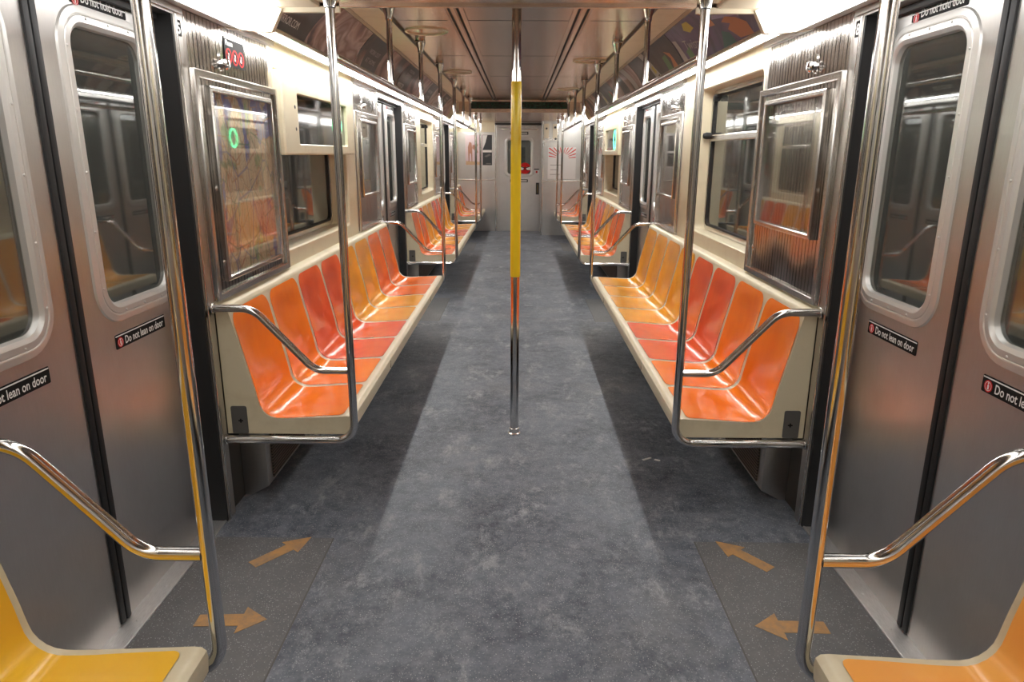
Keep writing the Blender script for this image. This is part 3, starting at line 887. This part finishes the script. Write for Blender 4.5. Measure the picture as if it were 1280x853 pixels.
for s in (-1, 1):
    fm = cove_map(s)
    bm = BM()
    cove_patch(bm, fm, [(BY0, 0), (BY1, 0), (BY1, CL), (BY0, CL)], -.004)
    cove_patch(bm, fm, [(BY0, 0), (BY1, 0), (BY1, CL), (BY0, CL)], -.020)
    trim(bm, M['panel'], True)
    # channel that holds the cards, trim above the light
    bm = BM(); sbox(bm, s, 1.026, 1.056, BY0, BY1, 2.000, 2.014, .004); sbox(bm, s, 1.018, 1.030, BY0, BY1, 1.992, 2.010, .003)
    trim(bm, M['trim'])
    bm = BM(); sbox(bm, s, 1.055, 1.25, BY0, BY1, 2.031, 2.06); trim(bm, M['covecream'])
    
    bm = BM(); sbox(bm, s, .873, .88, BY0, BY1, 2.20, 2.235); trim(bm, M['trim'])
    # frame piece closing the cove at each bulkhead
    for yy in (BY0, BY1-.03):
        bm = BM()
        P4 = [(CA.x-.004, CA.y-.006), (CB.x-.004, CB.y-.006), (CB.x+.05, CB.y+.02), (CA.x+.05, CA.y+.03)]
        A = [bm.verts.new((s*d, yy, z)) for d, z in P4]; B = [bm.verts.new((s*d, yy+.03, z)) for d, z in P4]
        bm.faces.new(A); bm.faces.new(B[::-1])
        for k in range(4): bm.faces.new((A[k], A[(k+1) % 4], B[(k+1) % 4], B[k]))
        trim(bm, M['covecream'])

# ------------------------------------------------------------------ lights
def _prism(s):
    def prism(bm, sec, y0, y1):
        A = [bm.verts.new((s*d, y0, z)) for d, z in sec]; B = [bm.verts.new((s*d, y1, z)) for d, z in sec]
        bm.faces.new(A); bm.faces.new(B[::-1]); m = len(sec)
        for w in range(m): bm.faces.new((A[w], A[(w+1) % m], B[(w+1) % m], B[w]))
    return prism
LN = ['nearest', 'second', 'third', 'fourth', 'farthest']
for s in (-1, 1):
    prism = _prism(s)
    n = 5; L = (BY1-BY0)/n
    for k in range(n):
        a, b = BY0+k*L+.004, BY0+(k+1)*L-.004
        t = thing('light_fixture', (s*1.12, (a+b)/2, 1.975), '%s long white fluorescent light in the row above the %s wall' % (LN[k], SIDE[s]), 'light', 'fluorescent lights along the walls')
        bm = BM()
        sec = [(1.058, 2.010), (1.060, 1.993), (1.070, 1.989), (1.090, 1.991), (1.114, 2.008), (1.114, 2.030), (1.058, 2.030)]
        A = [bm.verts.new((s*d, a+.012, z)) for d, z in sec]; B = [bm.verts.new((s*d, b-.012, z)) for d, z in sec]
        bm.faces.new(A); bm.faces.new(B[::-1])
        ns = len(sec)
        for q in range(ns): bm.faces.new((A[q], A[(q+1) % ns], B[(q+1) % ns], B[q]))
        obj('diffuser', bm, M['tube'], t)
        bm = BM(); prism(bm, [(1.115, 1.996), (1.125, 1.996), (1.127, 2.020), (1.1998, 2.022), (1.1998, 2.030), (1.115, 2.030)], a, b)  # fin shaped to keep the diffuser's light off the upper wall
        obj('reflector', bm, M['white_reflector'], t)
        bm = BM()
        for (p, q) in ((a, a+.012), (b-.012, b)):
            A = [bm.verts.new((s*d, p, z-.001)) for d, z in sec]; B = [bm.verts.new((s*d, q, z-.001)) for d, z in sec]
            bm.faces.new(A); bm.faces.new(B[::-1])
            for w in range(ns): bm.faces.new((A[w], A[(w+1) % ns], B[(w+1) % ns], B[w]))
        split('end_cap', bm, M['covecream'], t)
    for j, (a, b) in enumerate(((Y0, 1.30), (1.30, BY0), (BY1, 12.3), (12.3, 13.37 if s > 0 else Y1))):  # last pair added to brighten the end of the car
        nm = ['behind the viewer', 'above the nearest doors', 'above the third doors', 'beside the end wall'][j]
        t = thing('door_light', (s*1.08, (a+b)/2, 1.97), 'wide bright diffuser light %s on the %s' % (nm, SIDE[s]), 'light', 'wide lights over the door bays')
        e0, e1 = a+.003, b-.003
        bm = BM(); prism(bm, [(1.125, 1.985), (1.03, 1.974), (1.00, 1.977), (.955, 2.058), (1.0, 2.066), (1.125, 2.05)], e0+.03, e1-.03)
        obj('diffuser', bm, M['door_light'], t)
        bm = BM(); prism(bm, [(1.1995, 1.996), (1.125, 1.982), (1.125, 2.05), (1.1995, 2.05)], e0+.03, e1-.03)  # unlit strip shaped to spare the wall from the door light
        obj('outer_housing', bm, M['white_reflector'], t)
        bm = BM()
        for p, q in ((e0, e0+.03), (e1-.03, e1)):
            prism(bm, [(1.192, 1.996), (1.18, 1.987), (1.03, 1.971), (.997, 1.974), (.95, 2.060), (1.0, 2.068), (1.192, 2.052)], p, q)
        split('end_cap', bm, M['covecream'], t)

# rings on the ceiling
for (x, y, lab) in ((-.60, 4.70, 'thin round ring on the ceiling near the second hanger, left'), (-.60, 6.95, 'thin round ring on the ceiling, left, by the second door'),
                    (.60, 6.1, 'thin round ring on the ceiling, right, by the second door'), (.60, 8.7, 'thin round ring on the ceiling, right, above the middle bench')):
    if abs(x) > .72: continue
    x_ = math.copysign(.575, x); bm = BM()
    tube(bm, [(x_+.13*math.cos(k*PI/24), y+.13*math.sin(k*PI/24), HIGHZ-.004) for k in range(49)], .006, 8)
    tag(obj('ceiling_ring', bm, M['covecream'], None, True), lab, 'ring', 'thin rings on the ceiling')

# ------------------------------------------------------------------ advertising cards in the coves
def card(s, a, b, lab, art):
    fm = cove_map(s)
    t = thing('advertising_card', fm((a+b)/2, .01, 0), lab, 'advertisement', 'advertising cards above the windows')
    art(t, fm, a, b)
def patch(t, fm, nm, pts, mat, h):
    bm = BM(); cove_patch(bm, fm, pts, h); return obj(nm, bm, mat, t, True, sharp=60)
H0, H1 = .006, CL-.006
def rect(a, b, c, d): return [(a, c), (b, c), (b, d), (a, d)]
def txt(t, fm, text, a, b, size, d, mat='white', width=None, rot=0, nm='lettering'):
    bm = BM(); lettering(bm, text, fm, a, b, size, .0035, d, width=width, rot=rot); obj(nm, bm, M[mat], t)
def art_left_a(t, fm, a, b):
    patch(t, fm, 'card_print', rect(a, b, H0, H1), M['ad_pink'], 0)
    patch(t, fm, 'black_panel', [(a, H0), (a+.46, H0), (a+.60, H1), (a, H1)], M['ad_black'], .0015)
    txt(t, fm, 'MIRROR.COM', a+.05, .055, .05, 1, 'white', .27)
    txt(t, fm, 'PERSONAL', a+.17, .205, .036, 1, 'ad_grey', .27)
    txt(t, fm, 'TRAINING', a+.17, .165, .036, 1, 'ad_grey', .25)
def art_left_b(t, fm, a, b):
    patch(t, fm, 'card_print', rect(a, b, H0, H1), M['ad_brown'], 0)
    patch(t, fm, 'black_panel', [(a+.18, H0), (a+.62, H0), (a+.58, H1), (a+.10, H1)], M['ad_black'], .0015)
    txt(t, fm, 'WORK OUT', a+.19, .15, .045, 1, 'ad_grey', .30)
    txt(t, fm, 'AT HOME', a+.21, .09, .045, 1, 'ad_grey', .28)
def art_right_a(t, fm, a, b):
    patch(t, fm, 'card_print', rect(a, b, H0, H1), M['ad_purple'], 0)
    patch(t, fm, 'orange_figure', [(a+.16,.02),(a+.34,.03),(a+.46,.09),(a+.40,.11),(a+.50,.135),(a+.42,.15),(a+.30,.12),(a+.20,.08)], M['ad_orange'], .0015)
    patch(t, fm, 'teal_shape', [(a+.40,.01),(a+.62,.02),(a+.56,.10),(a+.46,.075)], M['ad_teal'], .0018)
    patch(t, fm, 'orange_figure', [(a+.60,.14),(a+.72,.15),(a+.66,.20),(a+.74,.24),(a+.62,.21)], M['ad_orange'], .0016)
    patch(t, fm, 'lilac_ray', [(a+.10,.15),(a+.13,.16),(a+.55,.24),(a+.52,.25)], M['ad_lilac'], .0012)
    patch(t, fm, 'lilac_ray', [(a+.16,.11),(a+.22,.12),(a+.60,.17),(a+.57,.19)], M['ad_lilac'], .0012)
    patch(t, fm, 'yellow_shape', [(a+.92,.19),(a+1.02,.18),(a+1.10,.21),(a+1.04,.245),(a+.95,.24)], M['ad_yellow'], .0015)
    patch(t, fm, 'green_shape', [(a+1.16,.05),(a+1.26,.04),(a+1.30,.10),(a+1.20,.12)], M['ad_green'], .0014)
    patch(t, fm, 'pale_band', [(b-.16,H0),(b-.06,H0),(b-.02,.10),(b-.02,H1-.08),(b-.09,H1-.09),(b-.10,.12)], M['ad_grey'], .0016)
    txt(t, fm, 'Eat', a+.32, .19, .075, -1, 'ad_green', .16)
    txt(t, fm, 'Kids Play', a+.26, .12, .028, -1, 'white', .20)
    txt(t, fm, 'Twists', b-.20, .11, .085, -1, 'ad_grey', .30, -.1)
def art_right_b(t, fm, a, b):
    patch(t, fm, 'card_print', rect(a, b, H0, H1), M['ad_black'], 0)
    patch(t, fm, 'orange_figure', [(a+.12,.03),(a+.26,.04),(a+.22,.12),(a+.30,.18),(a+.18,.15)], M['ad_orange'], .0015)
    patch(t, fm, 'green_shape', [(a+.28,.06),(a+.40,.05),(a+.42,.15),(a+.31,.16)], M['ad_green'], .0015)
    patch(t, fm, 'pale_band', [(a+.62,H0),(a+.80,H0),(a+.90,.10),(a+.98,H1),(a+.84,H1),(a+.76,.12)], M['ad_grey'], .0015)
    patch(t, fm, 'yellow_shape', [(a+.76,.09),(a+.82,.08),(a+.86,.13),(a+.80,.15)], M['ad_yellow'], .002)
    patch(t, fm, 'black_spot', [(a+.70,.03),(a+.75,.03),(a+.77,.06),(a+.72,.07)], M['black'], .002)
    patch(t, fm, 'black_spot', [(a+.84,.17),(a+.89,.17),(a+.91,.20),(a+.86,.21)], M['black'], .002)
def art_right_c(t, fm, a, b):
    patch(t, fm, 'card_print', rect(a, b, H0, H1), M['ad_brown'], 0)
    patch(t, fm, 'pale_band', [(a+.15,H0),(a+.30,H0),(a+.50,H1),(a+.30,H1)], M['ad_grey'], .0015)
    patch(t, fm, 'dark_shape', [(a+.60,H0),(a+1.0,H0),(a+.9,H1),(a+.7,H1)], M['ad_black'], .0015)
cw = (BY1-BY0-.10)/5
OR = ['nearest', 'second', 'third', 'fourth', 'farthest']
LA = ['black and pink advertising card with white lettering, nearest in the left row',
      'brown photo advertising card with black text block, second in the left row',
      'black and pink advertising card with white lettering, third in the left row',
      'brown photo advertising card with black text block, fourth in the left row',
      'black and pink advertising card, farthest in the left row']
LR = ['purple advertising card with orange figures and green letters, above the right window',
      'black advertising card with white streak and yellow spot, second in the right row',
      'brown photo advertising card with pale streak, third in the right row',
      'black advertising card with pale streak, fourth in the right row',
      'brown photo advertising card with pale streak, farthest in the right row']
for k in range(5):
    a, b = BY0+.05+k*cw, BY0+.05+(k+1)*cw-.012
    card(-1, a, b, LA[k], art_left_a if k % 2 == 0 else art_left_b)
    card(1, a, b, LR[k], [art_right_a, art_right_b, art_right_c, art_right_b, art_right_c][k])

# ------------------------------------------------------------------ lit destination boxes
def sign_box(s, a, b, yr, lab):
    fm = side_map(s, WD+.001)
    t = thing('destination_sign', (s*WD, (a+b)/2, 1.488), lab, 'sign')
    ca, ha = (a+b)/2, (b-a)/2
    bm = BM()
    wa, wb = (a+.24, b-.20) if s < 0 else (a+.20, b-.24)
    wc, wh = (wa+wb)/2, (wb-wa)/2
    O = lambda g: rr(ca, 1.692, ha+g, .204+g, .012, 4); I = lambda g: rr(wc, 1.672, wh+g, .128+g, .012, 4)
    loft(bm, fm, [(O(0), -.10), (O(0), .030), (O(-.008), .038), (I(.004), .038), (I(0), .034), (I(0), .014)])
    loft(bm, fm, [(O(0), -.10)], cap0=True)
    obj('sign_housing', bm, M['wallcream'], t, True)
    bm = BM(); plate(bm, fm, wc, 1.672, wh, .128, .012, .004, .018); obj('display_window', bm, M['display'], t)
    bm = BM(); c = fm(yr, 1.672, .0185)
    L = lambda r: [(yr+r*math.cos(k*PI/20), 1.672+r*math.sin(k*PI/20)) for k in range(40)]
    loft(bm, fm, [(L(.118), .0185), (L(.118), .0200), (L(.096), .0200), (L(.096), .0185)], closed=True)
    obj('green_route_ring', bm, M['green'], t, False, 'glowing green ring')
    bm = BM()
    for z in (1.62, 1.73): screws(bm, fm, [(a+.19 if s < 0 else b-.19, z)], .038, .010)
    split('screw', bm, M['dark_steel'], t, True)
sign_box(-1, 3.625, 5.14, 4.745, 'cream destination sign box with a green lit ring on the left wall, over a window')
sign_box(1, 2*CX-5.14, 2*CX-3.625, 2*CX-4.70, 'distant cream destination sign box with a green lit ring on the right wall')

# ------------------------------------------------------------------ small signs on the side walls
def number_plate(s, y, z, ch, lab):
    fm = side_map(s, WD); t = thing('number_plate', fm(y, z-.025, 0), lab, 'sign')
    bm = BM(); plate(bm, fm, y, z, .020, .027, .003, 0, .002); obj('backing', bm, M['black'], t)
    bm = BM(); lettering(bm, ch, fm, y-(-s)*.0135, z-.019, .052, .0025, -s, width=.026, bold=.001); obj('numeral', bm, M['white'], t)
number_plate(-1, 2.655, 1.925, '5', 'small black number plate with white 5 beside the nearest left door')
number_plate(1, 2.660, 1.930, '8', 'small black number plate with white 8 beside the nearest right door')
fm = side_map(-1, WD-.005)
t = thing('prohibition_sign', fm(3.14, 1.845, 0), 'black please sign with three red prohibition symbols on the ribbed left panel', 'sign')
bm = BM(); plate(bm, fm, 3.14, 1.902, .105, .057, .004, 0, .002); obj('backing', bm, M['black'], t)
bm = BM(); plate(bm, fm, 3.14, 1.953, .103, .003, .001, .002, .0026, 1); obj('white_line', bm, M['white'], t)
bm = BM(); lettering(bm, 'Please', fm, 3.045, 1.925, .030, .0028, 1, width=.075, bold=.0005); obj('lettering', bm, M['white'], t)
for k in range(3):
    c = 3.073+k*.066; bm = BM()
    L = lambda r: [(c+r*math.cos(q*PI/14), 1.884+r*math.sin(q*PI/14)) for q in range(28)]
    loft(bm, fm, [(L(.031), .0028), (L(.0245), .0028)])
    poly(bm, fm, [(c-.020, 1.901), (c-.016, 1.905), (c+.020, 1.867), (c+.016, 1.863)], .0026, .0030)
    r_ = obj('prohibition_ring', bm, M['red'], t)
    bm = BM(); poly(bm, fm, [(c-.009, 1.873), (c+.002, 1.870), (c+.009, 1.880), (c+.004, 1.897), (c-.005, 1.893)], .002, .0026)
    obj('white_pictogram', bm, M['white'], r_)
# small label above the right window
fm = side_map(1, WD-.001)
bm = BM(); plate(bm, fm, 4.30, 1.965, .045, .016, .003, 0, .001)
tag(obj('wall_label', bm, M['paper']), 'small pale label on the cream strip above the right window', 'label')

# ------------------------------------------------------------------ end walls
def endwall(y, sgn, name):
    fm = end_map(y, sgn)
    bm = BM()
    for (x0, x1) in ((-1.27, -.43), (.43, 1.27)):
        a, b = x0, x1
        box(bm, a, b, min(y, y+sgn*.05), max(y, y+sgn*.05), 0, 2.1)
    box(bm, -.44, .44, min(y, y+sgn*.05), max(y, y+sgn*.05), 2.0, 2.1)
    struct(obj(name, bm, M['endsteel']))
    # frame round the door
    bm = BM()
    for sg in (-1, 1):
        for (p, q) in ((.405, .445),):
            xs = sorted((sg*p, sg*q)); box(bm, xs[0], xs[1], min(y-sgn*.02, y+sgn*.04), max(y-sgn*.02, y+sgn*.04), 0, 2.03, .003)
    box(bm, -.445, .445, min(y-sgn*.035, y+sgn*.04), max(y-sgn*.035, y+sgn*.04), 1.985, 2.03, .003)
    trim(bm, M['brushed'])
    bm = BM(); box(bm, -.47, .47, min(y-sgn*.07, y), max(y-sgn*.07, y), 2.035, 2.07, .003); trim(bm, M['dark_steel'])  # dark bar over the frame stands in for the shadow there
    return fm
fm = endwall(Y1, 1, 'wall_far')
endwall(Y0, -1, 'wall_near')
for yy, sgn in ((Y1, 1), (Y0, -1)):
    dn += 1
    e = sempty('door_%d' % dn, (0, yy+sgn*.02, 0))
    fd = end_map(yy+sgn*.02, sgn)
    bm = BM(); out = rr(0, .993, .403, .990, .0005, 8); hol = rr(0, 1.435, .25, .34, .07, 8)
    loft(bm, fd, [(out, -.03), (out, 0), (hol, 0), (hol, -.03)], closed=True)
    obj('door_leaf', bm, M['doorsteel'], e)
    bm = BM(); L = lambda g: rr(0, 1.435, .228+g, .32+g, .05+g, 8)
    loft(bm, fd, [(L(.058), -.001), (L(.054), .012), (L(.030), .016), (L(.010), .012), (L(0), .004), (L(-.003), -.012), (L(.05), -.012)], closed=True)
    obj('window_trim', bm, M['window_alu'], e, True, sharp=18)
    bm = BM(); plate(bm, fd, 0, 1.435, .232, .324, .052, -.014, -.008, 8); obj('door_glass', bm, M['glass'], e)
    bm = BM()
    plate(bm, fd, .365, .835, .032, .115, .006, 0, .006)
    obj('handle_plate', bm, M['dark_steel'], e)
    bm = BM(); tube(bm, fillet([fd(.365, .76, .004), fd(.365, .76, .045), fd(.365, .91, .045), fd(.365, .91, .004)], .015, 5), .009, 12)
    obj('door_handle', bm, M['gold'], e, True)
    bm = BM()
    plate(bm, fd, 0, 1.96, .35, .012, .003, 0, .01); obj('top_rail', bm, M['trim'], e)
fd = end_map(Y1+.02, 1)
for z, lab in ((1.885, 'narrow dark plate above the end door window'), (.985, 'narrow dark plate below the end door window')):
    t = thing('door_plate', fd(0, z-.025, 0), lab, 'sign')
    bm = BM(); plate(bm, fd, 0, z, .175, .027, .004, 0, .002); obj('backing', bm, M['black'], t)
    bm = BM(); plate(bm, fd, 0, z, .155, .014, .002, .002, .003); obj('inset', bm, M['brushed'], t)
t = thing('window_sticker', fd(.14, 1.13, 0), 'round red sticker with white band on the end door window', 'sticker')
bm = BM(); lathe(bm, fd(.115, 1.225, -.007), (0,-1,0), [(0,.108),(.002,.108)], 32); obj('red_disc', bm, M['red'], t)
bm = BM()
plate(bm, end_map(Y1+.02), .05, 1.222, .038, .030, .008, -.0045, -.0035); plate(bm, end_map(Y1+.02), .18, 1.222, .038, .030, .008, -.0045, -.0035)
split('white_mark', bm, M['white'], t)
bm = BM()
poly(bm, fd, [(.03,1.262),(.115,1.238),(.20,1.262),(.20,1.247),(.115,1.222),(.03,1.247)], -.0032, -.0028)
poly(bm, fd, [(.045,1.185),(.115,1.215),(.185,1.185),(.175,1.178),(.115,1.200),(.055,1.178)], -.0032, -.0028)
split('black_mark', bm, M['black'], t)
t = thing('door_notice', fd(.36, 1.11, 0), 'small square notice beside the end door window', 'sticker')
fe = end_map(Y1-.021)
bm = BM(); plate(bm, fd, .345, 1.165, .055, .055, .003, 0, .002); obj('backing', bm, M['paper'], t)
bm = BM(); plate(bm, fd, .345, 1.207, .052, .010, .001, .002, .003); obj('black_header', bm, M['black'], t)
bm = BM(); plate(bm, fd, .345, 1.155, .016, .020, .002, .002, .003); obj('red_symbol', bm, M['red'], t)
# protruding equipment wall on the right of the end
bm = BM(); box(bm, .425, 1.26, 13.39, Y1+.04, 0, 2.08); trim(bm, M['endsteel'])
bm = BM(); box(bm, .423, .445, 13.375, 13.392, 0, 2.06, .003); box(bm, .425, 1.2, 13.378, 13.392, 1.0, 1.02, .003); trim(bm, M['trim'])
bm = BM(); box(bm, -1.2, -.44, Y1-.012, Y1, .99, 1.01, .003); box(bm, -.475, -.445, Y1-.014, Y1, 0, 2.05, .003); trim(bm, M['trim'])
bm = BM(); box(bm, -1.2, -.475, Y1-.006, Y1, 1.90, 2.08, .003); trim(bm, M['wallcream'])
# posters
fp = end_map(Y1-.001)
t = thing('wall_poster', fp(-.885, 1.28, 0), 'pink poster with a small dark figure on the left of the end wall', 'poster')
bm = BM(); plate(bm, fp, -.885, 1.565, .167, .285, .002, 0, .003, 1); obj('poster_sheet', bm, M['poster_pink'], t)
bm = BM(); poly(bm, fp, [(-1.04,1.285),(-.73,1.285),(-.73,1.34),(-1.04,1.36)], .0035, .0045); obj('sand_ground', bm, M['sand'], t)
bm = BM()
poly(bm, fp, [(-.99,1.34),(-.975,1.34),(-.965,1.50),(-.94,1.50),(-.93,1.34),(-.915,1.34),(-.915,1.60),(-.93,1.70),(-.97,1.72),(-1.0,1.62)], .005, .006)
poly(bm, fp, [(-.915,1.60),(-.85,1.54),(-.84,1.50),(-.80,1.52),(-.83,1.60),(-.80,1.68),(-.86,1.66),(-.91,1.66)], .005, .006)
split('dark_figure', bm, M['skin'], t)
t = thing('wall_poster', fp(-.62, 1.28, 0), 'narrow black poster with white band beside the pink poster on the end wall', 'poster')
bm = BM(); plate(bm, fp, -.622, 1.565, .092, .285, .002, 0, .003, 1); obj('poster_sheet', bm, M['poster_dark'], t)
bm = BM(); plate(bm, fp, -.622, 1.545, .088, .022, .002, .0035, .005, 1); poly(bm, fp, [(-.71,1.58),(-.71,1.845),(-.62,1.845),(-.66,1.70)], .0035, .0045)
split('white_band', bm, M['paper'], t)
bm = BM(); poly(bm, fp, [(-.68,1.45),(-.58,1.50),(-.55,1.47),(-.64,1.43)], .0035, .0045); plate(bm, fp, -.60, 1.31, .05, .010, .002, .0035, .0045, 1)
split('grey_print', bm, M['grey'], t)
fq = end_map(13.389)
t = thing('wall_poster', fq(.795, 1.05, 0), 'white poster with red and dark sun rays on the right of the end wall', 'poster')
bm = BM(); plate(bm, fq, .795, 1.335, .26, .285, .002, 0, .003, 1); obj('poster_sheet', bm, M['paper'], t)
bm = BM()
for k in range(-6, 7):
    if k == 0: continue
    an = k*.24; an2 = an+.075
    cx_, cz_ = .80, 1.42
    def hit(q):
        dx, dz = math.sin(q), math.cos(q); tt = min((.25/abs(dx)) if dx else 9, (.195/dz) if dz > .01 else 9)
        return (cx_+dx*tt, cz_+dz*tt)
    r0 = .10 if abs(k) < 4 else .12
    p = (cx_+math.sin(an)*r0, cz_+math.cos(an)*r0); p2 = (cx_+math.sin(an2)*r0, cz_+math.cos(an2)*r0)
    if hit(an)[1] < cz_+.02: continue
    poly(bm, fq, [p, hit(an), hit(an2), p2], .0035, .0045)
split('sun_ray', bm, M['red'], t)
bm = BM()
for k, w in enumerate((.20, .14, .18)):
    plate(bm, fq, .56+w/2+.02, 1.30-k*.085, w/2, .004, .001, .0035, .0042, 1)
split('fine_print', bm, M['grey'], t)
# small equipment panel high on that wall
t = thing('switch_panel', fq(.55, 1.78, 0), 'steel switch panel high beside the end door on the right', 'panel')
bm = BM(); plate(bm, fq, .50, 1.905, .045, .13, .005, 0, .03); plate(bm, fq, .665, 1.90, .05, .13, .005, 0, .03); split('panel_box', bm, M['covecream'], t)
bm = BM(); plate(bm, fq, .575, 1.768, .14, .035, .004, 0, .02); obj('name_strip', bm, M['trim'], t)
bm = BM(); lathe(bm, fq(.50, 1.95, .03), (0,-1,0), [(0,.018),(.01,.018),(.012,.01)], 16); lathe(bm, fq(.66, 1.97, .03), (0,-1,0), [(0,.022),(.012,.02),(.014,.01)], 16)
lathe(bm, fq(.67, 1.768, .02), (0,-1,0), [(0,.022),(.012,.02),(.014,.01)], 16)
split('switch_knob', bm, M['dark_steel'], t, True)

# ------------------------------------------------------------------ floor arrows, litter
def arrow(tail, tip, w, hw, hl, lab):
    a, b = Vector(tail), Vector(tip); u = (b-a).normalized(); n = Vector((-u.y, u.x)); c = b-u*hl
    pts = [a-n*w, c-n*w, c-n*hw, b, c+n*hw, c+n*w, a+n*w]
    bm = BM(); poly(bm, floor_map(.0003), [(p.x, p.y) for p in pts], 0, .0012)
    tag(obj('floor_arrow', bm, M['arrow']), lab, 'arrow', 'worn orange arrows on the floor')
arrow((-.982,2.30), (-.815,2.50), .026, .055, .10, 'worn orange floor arrow slanting away at the nearest left door, farther of two')
arrow((-1.045,1.975), (-.815,1.985), .030, .068, .085, 'worn orange floor arrow at the nearest left door, closer to the yellow bench')
arrow((.965,2.305), (.81,2.50), .026, .055, .10, 'worn orange floor arrow slanting away at the nearest right door, farther of two')
arrow((1.035,1.975), (.80,1.98), .030, .068, .085, 'worn orange floor arrow at the nearest right door, closer to the pale orange bench')
for (x, y, ang, L, lab) in ((.672, 3.275, .55, .055, 'longer white paper scrap on the dark floor below the right bench'), (.722, 3.262, -.5, .028, 'shorter white paper scrap on the dark floor below the right bench')):
    u = Vector((math.cos(ang), math.sin(ang))); n = Vector((-u.y, u.x))*.006; c = Vector((x, y))
    pts = [c-u*L/2-n, c+u*L/2-n*.8, c+u*L/2+n, c-u*L/2+n*1.1]
    bm = BM(); poly(bm, floor_map(.0005), [(p.x, p.y) for p in pts], 0, .003)
    tag(obj('paper_scrap', bm, M['paper']), lab, 'litter', 'paper scraps under the bench')

# ------------------------------------------------------------------ the dark place outside the windows
W = bpy.data.worlds.new('World'); scene.world = W; W.use_nodes = True
W.node_tree.nodes['Background'].inputs[0].default_value = (.10,.10,.09,1)
W.node_tree.nodes['Background'].inputs[1].default_value = .35

# ------------------------------------------------------------------ camera
cam = bpy.data.cameras.new('camera'); co = bpy.data.objects.new('camera', cam); COL.objects.link(co)
cam.sensor_width = 36; cam.lens = 870.4*36/1280; cam.clip_start = .02
p_, yw, rl = -.2629, .0096, .0052
B = Matrix(((1,0,0),(0,0,-1),(0,1,0)))
Rm = Matrix.Rotation(yw, 3, 'Z') @ Matrix.Rotation(p_, 3, 'X') @ B @ Matrix.Rotation(rl, 3, 'Z')
co.matrix_world = Matrix.Translation((.0137, 0, 1.5)) @ Rm.to_4x4()
scene.camera = co
scene.view_settings.view_transform = 'Standard'; scene.view_settings.look = 'None'
scene.view_settings.gamma = 1; scene.view_settings.use_curve_mapping = False
scene.view_settings.exposure = 0.9
